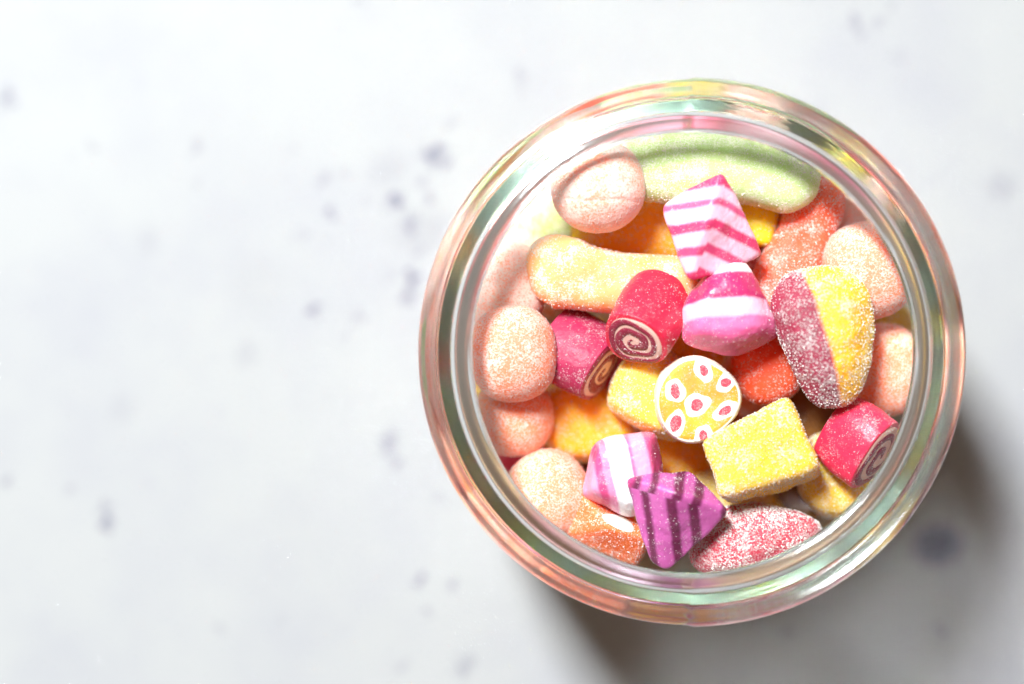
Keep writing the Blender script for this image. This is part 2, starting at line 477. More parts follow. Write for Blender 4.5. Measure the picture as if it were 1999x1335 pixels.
def jar():
    P = catmull([(a, b) for a, b in INNER[1:]] + LIP + OUTER[:-1], 260)
    P = np.vstack([[0, INNER[0][1]], P, [0, OUTER[-1][1]]])
    n = 320
    V = []; F = []
    npr = len(P)
    for j in range(n):
        th = 2 * math.pi * (j + 0.5) / n - math.pi / 2
        c, s = math.cos(th), math.sin(th)
        wav = 0.10 * math.sin(3 * th + 1) + 0.06 * math.sin(7 * th)
        # the two halves of the mould meet at the front and the back: a faint ridge and a small step
        half = 1.0 if c > 0 else 0.0
        dist = abs(c) * 53
        ridge = 0.16 * math.exp(-(dist / 0.5) ** 2)
        for i, (r, z) in enumerate(P):
            outer = 1.0 if i > 120 else 0.0
            rr, zz = r, z
            if z > -20 and r > 46.5:
                rr += ridge + 0.28 * half * min(1, (r - 46.5) / 3)
                zz += 0.10 * half - (0.0 if half else 0.45 * max(0.0, min(1.0, (r - 51.0) / 2.2)))
            if z < -12 or r < 44: rr += wav * min(1, r / 30)
            V.append((rr * c, rr * s, zz))
    for j in range(n):
        k = (j + 1) % n
        for i in range(1, npr - 2):
            F.append((j * npr + i, k * npr + i, k * npr + i + 1, j * npr + i + 1))
        F.append((j * npr, k * npr + 1, j * npr + 1))
        F.append((j * npr + npr - 2, k * npr + npr - 2, j * npr + npr - 1))
    me = mesh_np('glass_jar', V, F)
    bm = bmesh.new(); bm.from_mesh(me)
    bmesh.ops.remove_doubles(bm, verts=bm.verts, dist=1e-6)
    bmesh.ops.recalc_face_normals(bm, faces=bm.faces)
    bm.to_mesh(me); bm.free()
    me.polygons.foreach_set('use_smooth', [True] * len(me.polygons))
    t = NT('clear_glass')
    for q in list(t.n):
        if q.type != 'OUTPUT_MATERIAL': t.n.remove(q)
    out = [q for q in t.n if q.type == 'OUTPUT_MATERIAL'][0]
    g = t.new('ShaderNodeBsdfGlass'); g.inputs['IOR'].default_value = 1.5
    g.inputs['Color'].default_value = (0.995, 1.0, 0.998, 1); g.inputs['Roughness'].default_value = 0.11
    t.l.new(g.outputs[0], out.inputs['Surface'])
    va = t.new('ShaderNodeVolumeAbsorption'); va.inputs['Color'].default_value = (0.62, 0.86, 0.76, 1); va.inputs['Density'].default_value = 5.0
    t.l.new(va.outputs[0], out.inputs['Volume'])
    o = link('glass_jar', me, t.m, (JX, JY, T))
    tag(o, 'round clear glass jar with thick flanged rim, filled with candies', 'jar')
jar()

# ------------------------------------------------------------------ candies: rolled and patterned boiled sweets
def frame(axis, up=(0, 0, 1), spin=0.0):
    w_ = Vector(axis).normalized()
    u = Vector(up).cross(w_)
    if u.length < 1e-3: u = Vector((1, 0, 0))
    u.normalize(); v = w_.cross(u)
    q = Quaternion(w_, spin)
    return np.array(q @ u), np.array(q @ v), np.array(w_)

def img_axis(ix, iy, toward):
    """direction given as image right, image down, towards the camera"""
    v = Vector((ix, -iy, toward)); v.normalize(); return v

def section(th, ra, rb, power, lob):
    cx, sx = math.cos(th), math.sin(th)
    k = (abs(cx) ** power + abs(sx) ** power) ** (-1 / power) * (1 + lob * math.cos(3 * th + .6) + lob * 0.7 * math.cos(2 * th))
    return cx * k * ra, sx * k * rb

def roll(name, label, face, axis, length, ra, rb, mat, face_mat, stripe_mat, spin=0.0, power=2.3, lob=0.03, turns=2.4, seed=1, skew=(0, 0),
         dome=0.5, both=True, taper=0.92, make_spiral=True, phase=0.0, rim=0.9, bulge=0.08):
    """a short cut rope of sweet with a pattern in its end; face = mm centre of the near end"""
    u, v, w_ = frame(axis, spin=spin)
    root = bpy.data.objects.new(name, None); COL.objects.link(root)
    root.location = [c * MM for c in face]; root.empty_display_size = 0.003
    tag(root, label, 'candy')
    m = 96
    prof = []
    for t in np.linspace(0, 1, 9): prof.append((math.sin(t * math.pi / 2) * 0.06 + 0.94 * (t ** 0.001 if t else 0), -0.55 * (1 - math.cos(t * math.pi / 2)) - 0.0))
    rings = []
    rings.append((0.0, dome)); 
    for s in (0.25, 0.5, 0.7, 0.85, 0.93): rings.append((s, dome * (1 - s * s)))
    for t in np.linspace(0, 1, 7): rings.append((0.965 + 0.035 * math.sin(t * math.pi / 2), -0.55 * (1 - math.cos(t * math.pi / 2)) + 0.03))
    nb = 22
    for t in np.linspace(0.03, 0.97, nb): rings.append((1 + bulge * math.sin(math.pi * t) - (1 - taper) * t, -t * length - 0.3))
    e = taper
    for t in np.linspace(0, 1, 7): rings.append((e * (0.965 + 0.035 * math.cos(t * math.pi / 2)), -length - 0.3 - 0.5 * math.sin(t * math.pi / 2)))
    for s in (0.9, 0.7, 0.4, 0.0): rings.append((e * s * 0.96, -length - 0.8 - 0.3 * (1 - s * s)))
    V = []; F = []
    for (s, h) in rings:
        tt = min(1, max(0, -h / length))
        for j in range(m):
            th = 2 * math.pi * j / m
            a, b = section(th, ra, rb, power, lob)
            V.append(u * (a * s + skew[0] * tt) + v * (b * s + skew[1] * tt) + w_ * h)
    V = np.array(V)
    rad = V - (V @ w_)[:, None] * w_
    ln = np.linalg.norm(rad, axis=1)[:, None]
    side = np.clip((-(V @ w_) - 0.2) / 1.2, 0, 1)
    V += rad / np.maximum(ln, .5) * (lumps(V, 0.22, 0.55, seed) * side)[:, None]
    n = len(rings)
    for i in range(n - 1):
        for j in range(m):
            F.append((i * m + j, (i + 1) * m + j, (i + 1) * m + (j + 1) % m, i * m + (j + 1) % m))
    me = mesh_np('body', V, F)
    bm = bmesh.new(); bm.from_mesh(me); bmesh.ops.remove_doubles(bm, verts=bm.verts, dist=2e-6)
    bmesh.ops.recalc_face_normals(bm, faces=bm.faces); bm.to_mesh(me); bm.free()
    me.polygons.foreach_set('use_smooth', [True] * len(me.polygons))
    link('body', me, mat, parent=root)
    def sheet(nm, rings2d, mt, par, lift, closed_ring=True):
        """a slightly proud inlay on the near end: outlines in unit-disc coordinates"""
        vs_, fs = [], []
        for poly in rings2d:
            b0 = len(vs_)
            for lev in (0.0, 1.0):
                for (x, y) in poly:
                    r_ = math.hypot(x, y); th = math.atan2(y, x)
                    a, b = section(th, ra, rb, power, lob)
                    h = dome * (1 - r_ * r_) + (lift if lev else -0.25)
                    vs_.append(u * a * r_ + v * b * r_ + w_ * h)
            k = len(poly)
            for i in range(k):
                fs.append((b0 + i, b0 + (i + 1) % k, b0 + k + (i + 1) % k, b0 + k + i))
        return vs_, fs
    def disc_part(nm, rr, mt, par, lift, cx=0.0, cy=0.0, rx=None, ry=None, turn=0.0, wob=0.06, sd=1, segs=28):
        r2 = np.random.default_rng(sd); p1, p2, p3 = r2.uniform(0, 6.28, 3)
        vs_, fs = [], []
        lev = [(0.0, lift), (0.35, lift), (0.65, lift), (0.88, lift), (0.97, lift * 0.55), (1.0, -0.2)]
        for (s, hh) in lev:
            for j in range(segs):
                th = 2 * math.pi * j / segs
                w2 = 1 + wob * (math.sin(2 * th + p1) + 0.7 * math.sin(3 * th + p2) + 0.5 * math.sin(5 * th + p3))
                lx, ly = rx * math.cos(th) * s * w2, ry * math.sin(th) * s * w2
                x = cx + lx * math.cos(turn) - ly * math.sin(turn); y = cy + lx * math.sin(turn) + ly * math.cos(turn)
                r_ = min(0.975, math.hypot(x, y)); t2 = math.atan2(y, x)
                a, b = section(t2, ra, rb, power, lob)
                vs_.append(u * a * r_ + v * b * r_ + w_ * (dome * (1 - min(1, r_) ** 2) + hh))
        k = len(lev)
        for i in range(k - 1):
            for j in range(segs):
                fs.append((i * segs + j, (i + 1) * segs + j, (i + 1) * segs + (j + 1) % segs, i * segs + (j + 1) % segs))
        me_ = mesh_np(nm, vs_, fs)
        bm = bmesh.new(); bm.from_mesh(me_); bmesh.ops.remove_doubles(bm, verts=bm.verts, dist=1e-6)
        bmesh.ops.recalc_face_normals(bm, faces=bm.faces); bm.to_mesh(me_); bm.free()
        me_.polygons.foreach_set('use_smooth', [True] * len(me_.polygons))
        return link(nm, me_, mt, parent=par)
    endf = disc_part('end_face', 1, face_mat, root, 0.10, rx=rim, ry=rim, wob=0.012, sd=seed, segs=72)
    if make_spiral:
        N = 220; vs_ = []; fs = []
        for i in range(N):
            q = i / (N - 1)
            th = phase + q * turns * 2 * math.pi
            rc = 0.05 + (rim - 0.06) * q ** 0.85 + (0.022 * math.sin(2.3 * th + seed) + 0.014 * math.sin(5.1 * th + 2 * seed)) * min(1, q * 5)
            hw = (0.082 + 0.046 * math.sin(q * math.pi) + 0.028 * math.sin(9 * q + seed) + 0.016 * math.sin(23 * q + 3 * seed)) * (0.5 + 0.5 * min(1, q * 8)) * (1 if q < .97 else max(.15, (1 - q) / .03))
            for (o_, hh) in ((-1.0, 0.0), (-0.92, 0.135), (0.0, 0.15), (0.92, 0.135), (1.0, 0.0)):
                r_ = max(0.0, rc + o_ * hw); 
                a, b = section(th, ra, rb, power, lob)
                vs_.append(u * a * r_ + v * b * r_ + w_ * (dome * (1 - r_ * r_) + hh))
        for i in range(N - 1):
            for j in range(4):
                fs.append((i * 5 + j, (i + 1) * 5 + j, (i + 1) * 5 + j + 1, i * 5 + j + 1))
        me_ = mesh_np('spiral_stripe', vs_, fs); 
        bm = bmesh.new(); bm.from_mesh(me_); bmesh.ops.recalc_face_normals(bm, faces=bm.faces)
        if sum(f_.normal.dot(Vector(w_)) for f_ in bm.faces) < 0: bmesh.ops.reverse_faces(bm, faces=bm.faces)
        bm.to_mesh(me_); bm.free()
        me_.polygons.foreach_set('use_smooth', [True] * len(me_.polygons))
        link('spiral_stripe', me_, stripe_mat, parent=endf)
    return root, disc_part, (u, v, w_)

# swirl roll in the middle
roll('swirl_candy', 'hot pink rolled candy showing a whole cream and wine spiral, middle of the jar',
     at(1239, 664, 13), img_axis(-0.40, 0.66, 0.66), 15.5, 6.4, 6.6, M_hot, M_cream, M_wine, spin=0.5, seed=5, turns=2.6, lob=0.05, rim=0.87, phase=2.0)
# dark magenta roll, its spiral end turned to the lower right
roll('swirl_candy', 'dark magenta rolled candy with oblique spiral end, left of the hot pink roll',
     at(1176, 722, 25.5), img_axis(0.80, 0.50, 0.32), 11.5, 7.2, 7.8, M_magenta, M_cream, M_wine, spin=0.2, seed=8, turns=2.2, lob=0.04, rim=0.86, phase=0.5, taper=1.02)
# rose roll against the right of the jar
roll('swirl_candy', 'rose pink rolled candy with spiral end, pressed against the right wall of the jar',
     at(1712, 892, 19.0), img_axis(0.64, 0.52, 0.42), 10.0, 7.6, 7.4, M_hot2, M_cream, M_wine, spin=0.9, seed=12, turns=2.1, lob=0.09, rim=0.9, phase=4.0, taper=0.88)
# flower rock
fl, fdisc, ffr = roll('flower_candy', 'round orange and white candy with seven red-centred flower spots on its face',
     at(1361, 781, 12.5), img_axis(-0.02, 0.02, 1.0), 13.0, 7.8, 8.5, M_cream2, M_flower, M_wine, spin=math.pi, seed=21, lob=0.042, rim=0.96, make_spiral=False, dome=0.35, power=2.15, taper=0.9)
fface = [c for c in fl.children if c.name.startswith('end_face')][0]
u_, v_, w_ = ffr
spots = [(1360, 790, 23, 29, 0.1, 12, 14), (1374, 722, 26, 20, 0.5, 12, 10), (1417, 746, 17, 24, -0.4, 10, 12), (1413, 801, 17, 27, 0.3, 9, 14),
         (1373, 851, 25, 19, 0.6, 14, 9), (1319, 826, 19, 30, -0.5, 12, 19), (1319, 764, 24, 22, 0.7, 15, 11)]
for i, (px, py, rx, ry, tn, qx, qy) in enumerate(spots):
    dv = (at(px, py, 12.5) - at(1361, 781, 12.5))
    cx, cy_ = dv @ u_ / 7.8, dv @ v_ / 8.5
    k = pxmm(12.5)
    # image turn -> the face frame (its first axis may run against the image)
    sgn = 1 if u_[0] > 0 else -1
    p_ = fdisc('flower_spot', 1, M_spot_white, fface, 0.125, cx=cx, cy=cy_, rx=0.98 * rx * k / 7.8, ry=0.98 * ry * k / 8.5, turn=-tn, wob=0.08, sd=i + 3)
    fdisc('spot_centre', 1, M_spot_red, p_, 0.145, cx=cx, cy=cy_, rx=qx * k / 7.8, ry=qy * k / 8.5, turn=-tn, wob=0.05, sd=i + 30)

# ------------------------------------------------------------------ striped pillows
PALE = srgb(248, 196, 220); PINK = srgb(222, 56, 112); ROSE = srgb(234, 116, 168); SNOW = srgb(253, 244, 248)
MAG = srgb(196, 34, 104); LILAC = srgb(192, 88, 160); PLUM = srgb(104, 14, 66)
m_tetra = sugar('pink_stripe', ROSE, dust=0.2, grain=4200, patch=220, patchy=0.5, sss=0.4, rad=2.2, rough=0.28, spec=0.5,
                colour_node=stripes((-0.42, -0.9, 0), -9.5, 9.0, [(0, PINK), (.10, PALE), (.22, srgb(230, 92, 140)), (.29, PALE), (.44, PINK), (.55, PALE), (.70, srgb(226, 70, 124)), (.80, PALE), (.97, PINK)],
                                    wob=0.05, second=((-0.95, 0.30, 0.0), 0.6, (0.12, -1.0, 0), -9.5)))
hull_candy('striped_pillow', [at(1411, 338, 9), at(1345, 545, 10), at(1376, 440, 7), at(1486, 494, 16), at(1294, 404, 16), at(1455, 482, 23), at(1325, 420, 23), at(1335, 460, 15)],
           m_tetra, p=14, lump=0.24, seed=3, label='pale pink pointed pillow candy with rose stripes, below the green jelly bar')
m_dome = sugar('magenta_band', ROSE, dust=0.2, grain=4200, patch=200, patchy=0.6, sss=0.4, rad=2.2, rough=0.28, spec=0.5,
               colour_node=stripes((0.06, -1, 0.18), -9.6, 9.2, [(0, SNOW), (.20, MAG), (.49, PALE), (.68, ROSE), (.80, srgb(228, 96, 150))], wob=0.05))
puffy('striped_pillow', [(1413, 503), (1378, 530), (1335, 585), (1333, 668), (1432, 696), (1522, 652), (1496, 600), (1452, 512)], 8, 15, 25, 0.62, 0.75, m_dome,
      extra=[(1478, 560, 11), (1500, 640, 11)], p=13, lump=0.22, seed=6, label='domed pillow candy with white cap and magenta band, centre of the jar')
m_pil = sugar('pink_white_band', ROSE, dust=0.2, grain=4200, patch=200, patchy=0.6, sss=0.45, rad=2.4, rough=0.28, spec=0.5,
              colour_node=stripes((1, 0.22, 0), -8.0, 7.6, [(0, srgb(238, 150, 188)), (.16, srgb(216, 70, 130)), (.26, srgb(236, 140, 180)), (.36, SNOW), (.62, srgb(226, 110, 160)), (.67, srgb(240, 160, 196)), (.86, srgb(224, 90, 146))], wob=0.05))
puffy('striped_pillow', [(1157, 868), (1186, 850), (1277, 842), (1295, 925), (1290, 985), (1228, 1008), (1138, 965)], 13, 20, 29, 0.72, 0.75, m_pil,
      p=13, lump=0.2, seed=9, label='pink pillow candy with a broad white band, left above the purple striped one')
m_purple = sugar('purple_stripe', LILAC, dust=0.20, grain=4200, patch=190, patchy=0.6, sss=0.35, rad=2.0, rough=0.28, spec=0.5,
                 colour_node=stripes((1, 0.17, 0), -10.2, 9.6, [(0, srgb(170, 40, 110)), (.05, PLUM), (.11, LILAC), (.20, PLUM), (.27, LILAC), (.43, PLUM), (.53, LILAC), (.64, PLUM), (.74, LILAC), (.95, PLUM)],
                                     wob=0.05, second=((0.25, 0.95, 0.0), 4.2, (1, -0.35, 0), -11.6)))
hull_candy('striped_pillow', [at(1224, 936, 12), at(1420, 1000, 12), at(1322, 966, 7.5), at(1342, 920, 16), at(1306, 1110, 17), at(1268, 1094, 17), at(1320, 1010, 25), at(1250, 950, 20)],
           m_purple, p=15, lump=0.22, seed=14, label='lilac pointed pillow candy with dark plum stripes, near the front of the jar')

# ------------------------------------------------------------------ sugared jellies and balls in view
def two_tone(t):
    d = t.dot(tuple(Vector((1, 0.30, -0.05)).normalized()))
    s = t.math('ADD', t.math('DIVIDE', d, 20 * MM), t.math('MULTIPLY', t.math('SUBTRACT', t.noise(120, 3), 0.5), 0.05))
    return t.ramp(t.math('ADD', s, 0.5), [(0.455, srgb(150, 6, 56)), (0.475, srgb(226, 110, 50)), (0.50, srgb(242, 176, 12)), (0.8, srgb(246, 186, 16))])
m_two = sugar('maroon_yellow_jelly', srgb(240, 190, 40), dust=0.39, grain=3000, patch=200, patchy=0.7, sss=0.5, rad=2.5, colour_node=two_tone, bump=0.5)
puffy('two_tone_jelly', [(1558, 527), (1610, 520), (1660, 528), (1697, 558), (1708, 615), (1704, 700), (1692, 762), (1650, 798), (1602, 788), (1566, 730), (1530, 668), (1504, 610), (1516, 556)],
      7.5, 14, 25, 0.6, 0.65, m_two, p=9.5, lump=0.2, seed=17, label='tapered jelly, maroon on one side and yellow on the other, sugared')
hull_candy('lemon_cube', [at(1376, 858, 12), at(1537, 777, 13), at(1600, 912, 12), at(1418, 966, 11), at(1394, 880, 25), at(1537, 800, 26), at(1598, 926, 24), at(1426, 982, 23)],
           M_lemon, p=9.5, lump=0.26, seed=20, label='yellow sugared cube candy standing clear, right of the flower-spotted candy')
ball('peach_ball', 1168, 364, 19, (9.5, 9.4, 9.0), M_peach_dust_lit, 'peach sugared ball with a fold line, left of the green jelly bar', p=2.12, seed=2, dent=[(0.1, 1, 0.1, -2.4, 0.22, 0.4)])  # paler coat stands in for light the rim keeps off this ball
ball('peach_ball', 1001, 690, 22, (9.0, 9.8, 8.8), M_peach, 'large peach sugared ball nearest the left edge of the rim', p=2.25, rot=(0, 0, 0.1), seed=4)
ball('peach_ball', 985, 560, 30, (8.6, 9.6, 8.2), M_peach_dust_lit, 'pale peach ball half hidden behind the large ball at the left edge', p=2.4, seed=7)  # here too the paler coat makes up for the rim's shade
ball('peach_ball', 1003, 812, 33, (8.2, 8.4, 8.2), M_peach_deep, 'deeper orange peach ball tucked under the large ball at the left edge', p=2.3, seed=10)
ball('peach_ball', 1072, 965, 29, (8.6, 9.2, 8.6), M_peach_deep, 'peach ball at the lower left, above the orange slice', p=2.3, rot=(0, 0, 0.6), seed=13)
ball('peach_ball', 1694, 528, 24, (8.8, 10.0, 8.8), M_peach, 'white dusted peach ball behind the two-tone jelly at upper right', p=2.3, rot=(0, 0, 0.3), seed=16)
ball('peach_ball', 1726, 722, 33, (8.2, 9.6, 8.4), M_peach_deep, 'peach ball at the right wall, above the rose pink roll', p=2.3, seed=19)
ball('peach_ball', 1672, 432, 40, (8.0, 8.6, 8.0), M_peach_dust_lit, 'pale peach ball deep behind the top of the orange-red jelly', p=2.3, seed=23)
ball('peach_ball', 1150, 480, 47, (8.6, 8.2, 8.4), M_peach_dust_lit, 'pale peach ball deep under the fold-lined ball', p=2.3, seed=24)
bar('green_jelly_bar', [(1190, 300, 23, 7.0), (1260, 320, 22.5, 7.6), (1370, 326, 22, 7.5), (1470, 332, 22, 7.2), (1540, 352, 22, 7.0), (1598, 366, 22.5, 6.6)], M_green,
    'long pale green sugared jelly bar at the back of the jar', flat=0.9, end=3.2, seed=3, lump=0.35, freq=0.4)
bar('ginger_jelly_bar', [(1030, 540, 25, 6.8), (1085, 530, 24.5, 7.6), (1150, 546, 24, 6.5), (1240, 556, 24, 6.0), (1310, 560, 24, 6.4), (1360, 566, 24.5, 6.4)], M_ginger,
    'long translucent ginger coloured jelly bar left of centre', flat=0.95, end=4.5, seed=6, lump=0.3, freq=0.5, power=2.8)
bar('orange_jelly_bar', [(1608, 345, 30, 6.0), (1590, 400, 29.5, 6.2), (1562, 470, 29, 5.8), (1530, 540, 29, 6.2), (1500, 610, 30, 6.4), (1484, 650, 31, 6.0)], M_red_jelly,
    'orange-red sugared jelly bar running down behind the domed pillow candy', flat=0.95, end=4.0, seed=9, lump=0.3, freq=0.5)
ball('red_jelly', 1497, 716, 30, (7.0, 7.6, 7.2), M_red_bare, 'orange-red jelly lump between the flower candy and the two-tone jelly', p=2.5, rot=(0, 0, 0.3), seed=26)
ball('red_jelly', 1476, 530, 40, (7.6, 8.2, 7.0), M_dark_red, 'dark red jelly deep between the two pink pillow candies', p=2.4, seed=28)
puffy('yellow_jelly', [(1430, 380), (1530, 390), (1520, 440), (1508, 482), (1440, 480), (1420, 430)], 27, 32, 42, 0.85, 0.9, M_yellow_bare, p=12, seed=30,
      label='bright yellow jelly piece under the right part of the green bar')
bar('yellow_jelly', [(1120, 440, 41, 7.0), (1200, 452, 38, 7.6), (1290, 450, 37, 7.6), (1400, 450, 38, 7.0)], M_amber,
    'amber yellow jelly bar lying deep between green bar and ginger bar', flat=0.9, end=4.0, seed=33)
puffy('amber_jelly', [(1200, 728), (1230, 690), (1300, 680), (1350, 720), (1355, 800), (1330, 862), (1270, 850), (1186, 792)], 20.5, 27, 37, 0.78, 0.85, M_amber_dust, p=9, seed=36,
      label='translucent amber jelly block partly under the flower-spotted candy')
puffy('amber_jelly', [(1060, 760), (1130, 735), (1230, 790), (1250, 870), (1180, 905), (1090, 900), (1050, 840)], 33, 40, 50, 0.82, 0.9, M_amber, p=9, seed=39,
      label='deep amber jelly block below the dark magenta roll')
puffy('amber_jelly', [(1275, 850), (1390, 860), (1410, 930), (1380, 960), (1280, 950)], 37, 43, 52, 0.85, 0.9, M_amber, p=9, seed=42,
      label='dark amber jelly deep between the broad-banded pillow and the yellow cube')
puffy('yellow_jelly', [(1350, 925), (1420, 915), (1520, 970), (1540, 1010), (1440, 1040), (1360, 1010)], 33, 38, 46, 0.85, 0.9, M_lemon_pale, p=9, seed=45,
      label='yellow jelly block deep under the yellow cube and above the frosted strawberry')
puffy('yellow_jelly', [(1270, 600), (1360, 640), (1420, 690), (1400, 740), (1300, 720), (1250, 680)], 32, 38, 46, 0.85, 0.9, M_amber, p=9, seed=46,
      label='amber jelly deep under the domed pillow candy and hot pink roll')
puffy('lemon_cube', [(1575, 860), (1625, 842), (1690, 890), (1722, 950), (1672, 1010), (1606, 1016), (1556, 960)], 25, 32, 42, 0.85, 0.9, M_lemon, p=9, seed=48,
      label='yellow sugared cube candy half under the rose pink roll')
puffy('yellow_jelly', [(1700, 610), (1760, 590), (1800, 630), (1790, 680), (1720, 690)], 42, 47, 54, 0.85, 0.9, M_lemon_pale, p=9, seed=50,
      label='yellow jelly at the right wall between two peach balls')
puffy('yellow_jelly', [(1575, 300), (1640, 310), (1690, 370), (1660, 410), (1590, 370)], 38, 44, 52, 0.85, 0.9, M_lemon_pale, p=9, seed=51,
      label='yellow jelly behind the right end of the green bar')
puffy('yellow_jelly', [(1310, 235), (1390, 232), (1410, 280), (1380, 330), (1310, 330)], 33, 38, 46, 0.85, 0.9, M_lemon_pale, p=9, seed=52,
      label='yellow jelly peeping over the back edge of the green bar')
ball('peach_ball', 1455, 285, 42, (8.2, 8.0, 8.0), M_peach_dust_lit, 'pale ball at the back wall behind the green bar', p=2.3, seed=53)
bar('pale_green_jelly', [(970, 500, 46, 6.6), (1030, 470, 44, 7.0), (1110, 440, 43, 7.0), (1170, 430, 44, 6.6)], M_pale_green,
    'pale green jelly at the upper left, under the fold-lined peach ball', flat=0.9, end=4.0, seed=54)
puffy('strawberry_jelly', [(1348, 1095), (1372, 1028), (1420, 990), (1490, 984), (1560, 1000), (1606, 1026), (1580, 1080), (1500, 1122), (1400, 1132)], 17.5, 23, 32, 0.62, 0.75, M_straw, p=7, seed=56, lump=0.3,
      label='frosted red strawberry jelly at the front edge of the jar')
# orange slice with its white pith
sl = hull_candy('orange_slice', [at(1138, 968, 21), at(1188, 1034, 18), at(1266, 1052, 19.5), at(1222, 992, 26), at(1108, 1046, 24), at(1236, 1100, 25), at(1140, 980, 33), at(1266, 1062, 33), at(1112, 1052, 34), at(1236, 1110, 33)],
                M_orange_slice, p=16, lump=0.15, seed=58, label='orange candy slice with a white pith patch at the front left')
from mathutils.bvhtree import BVHTree
def patch(o, name, mat, cx, cy, hw, hh, turn, lift=0.22, seed=1):
    """a thin inlay that follows the surface of a piece, outlined by an uneven ellipse seen from above"""
    vv = [v_.co + o.location for v_ in o.data.vertices]
    tree = BVHTree.FromPolygons(vv, [p_.vertices[:] for p_ in o.data.polygons])
    eye = Vector(cam.location)
    P = []; segs = 32; levs = [(0.02, lift), (.3, lift), (.6, lift), (.85, lift * .9), (.96, lift * .5), (1.0, -0.3)]
    for s_, l_ in levs:
        for j in range(segs):
            th = 2 * math.pi * j / segs
            w2 = 1 + 0.08 * math.sin(2 * th + seed) + 0.06 * math.sin(3 * th + 2 * seed)
            lx, ly = hw * s_ * w2 * math.cos(th), hh * s_ * w2 * math.sin(th)
            x = cx + lx * math.cos(turn) - ly * math.sin(turn); y = cy + lx * math.sin(turn) + ly * math.cos(turn)
            q = Vector(at(x, y, 20) * MM)
            hit = tree.ray_cast(eye, (q - eye).normalized())
            h = hit[0] if hit[0] is not None else q
            n_ = hit[1] if hit[0] is not None else Vector((0, 0, 1))
            P.append(np.array((h - o.location) / MM) + np.array(n_) * l_)
    F = [(i * segs + j, (i + 1) * segs + j, (i + 1) * segs + (j + 1) % segs, i * segs + (j + 1) % segs) for i in range(len(levs) - 1) for j in range(segs)]
    F.append(tuple(range(segs)))
    me = mesh_np(name, P, F); fix_normals(me)
    return link(name, me, mat, parent=o)
patch(sl, 'white_pith', M_slice_white, 1208, 1020, 34, 13, 0.5, seed=3)
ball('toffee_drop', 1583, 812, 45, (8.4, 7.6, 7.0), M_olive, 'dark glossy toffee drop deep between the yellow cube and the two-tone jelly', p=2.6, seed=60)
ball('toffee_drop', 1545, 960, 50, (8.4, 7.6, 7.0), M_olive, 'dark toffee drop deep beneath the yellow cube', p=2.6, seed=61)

# ------------------------------------------------------------------ sugar crystals on the sweets
M_crystal = NT('sugar_crystal')
M_crystal.b.inputs['Base Color'].default_value = srgb(252, 248, 244)
M_crystal.b.inputs['Roughness'].default_value = 0.22
M_crystal.b.inputs['Specular IOR Level'].default_value = 0.6
M_crystal.b.inputs['Transmission Weight'].default_value = 0.12
M_crystal = M_crystal.m
CUBE = np.array([(x, y, z) for x in (-1, 1) for y in (-1, 1) for z in (-1, 1)], float)
QUADS = np.array([(0, 1, 3, 2), (4, 6, 7, 5), (0, 4, 5, 1), (2, 3, 7, 6), (0, 2, 6, 4), (1, 5, 7, 3)])
def crystals(o, density, size, seed, clump=0.8, owner=None):
    me = o.data
    r = np.random.default_rng(seed)
    co = np.empty(len(me.vertices) * 3); me.vertices.foreach_get('co', co); co = co.reshape(-1, 3) / MM
    me.calc_loop_triangles()
    tr = np.empty(len(me.loop_triangles) * 3, dtype=np.int32); me.loop_triangles.foreach_get('vertices', tr); tr = tr.reshape(-1, 3)
    A, B, C = co[tr[:, 0]], co[tr[:, 1]], co[tr[:, 2]]
    nn = np.cross(B - A, C - A); ar = np.linalg.norm(nn, axis=1) / 2
    nn = nn / np.maximum(ar * 2, 1e-9)[:, None]
    ok = nn[:, 2] > -0.25
    # uneven coat: more in some patches
    wgt = ar * ok * np.clip(1 + clump * lumps((A + B + C) / 3, 1.0, 0.5, seed + 5), 0.05, None)
    n = int(density * (ar * ok).sum())
    idx = r.choice(len(tr), n, p=wgt / wgt.sum())
    u = r.random((n, 2)); fl = u.sum(1) > 1; u[fl] = 1 - u[fl]
    P = A[idx] + (B - A)[idx] * u[:, :1] + (C - A)[idx] * u[:, 1:]
    sz = size * r.uniform(0.45, 1.0, n) ** 1.3
    P = P + nn[idx] * (sz * 0.25)[:, None]
    q = r.normal(size=(n, 4)); q /= np.linalg.norm(q, axis=1)[:, None]
    w0, x, y, z = q.T
    Rm = np.stack([1 - 2 * (y * y + z * z), 2 * (x * y - z * w0), 2 * (x * z + y * w0), 2 * (x * y + z * w0), 1 - 2 * (x * x + z * z), 2 * (y * z - x * w0),
                   2 * (x * z - y * w0), 2 * (y * z + x * w0), 1 - 2 * (x * x + y * y)], 1).reshape(n, 3, 3)
    asp = r.uniform(0.6, 1.1, (n, 1, 3))
    V = np.einsum('nij,nkj->nki', Rm, CUBE[None] * asp * (sz * 0.5)[:, None, None]) + P[:, None, :]
    F = (QUADS[None] + 8 * np.arange(n)[:, None, None]).reshape(-1)
    m2 = bpy.data.meshes.new('sugar_crystals')
    m2.vertices.add(n * 8); m2.vertices.foreach_set('co', (V * MM).ravel())
    m2.loops.add(n * 24); m2.loops.foreach_set('vertex_index', F.astype(np.int32))
    m2.polygons.add(n * 6); m2.polygons.foreach_set('loop_start', np.arange(0, n * 24, 4, dtype=np.int32))
    m2.update(); m2.validate()
    c = link('sugar_crystals', m2, M_crystal, parent=o if owner is None else owner)
    c['kind'] = 'stuff'
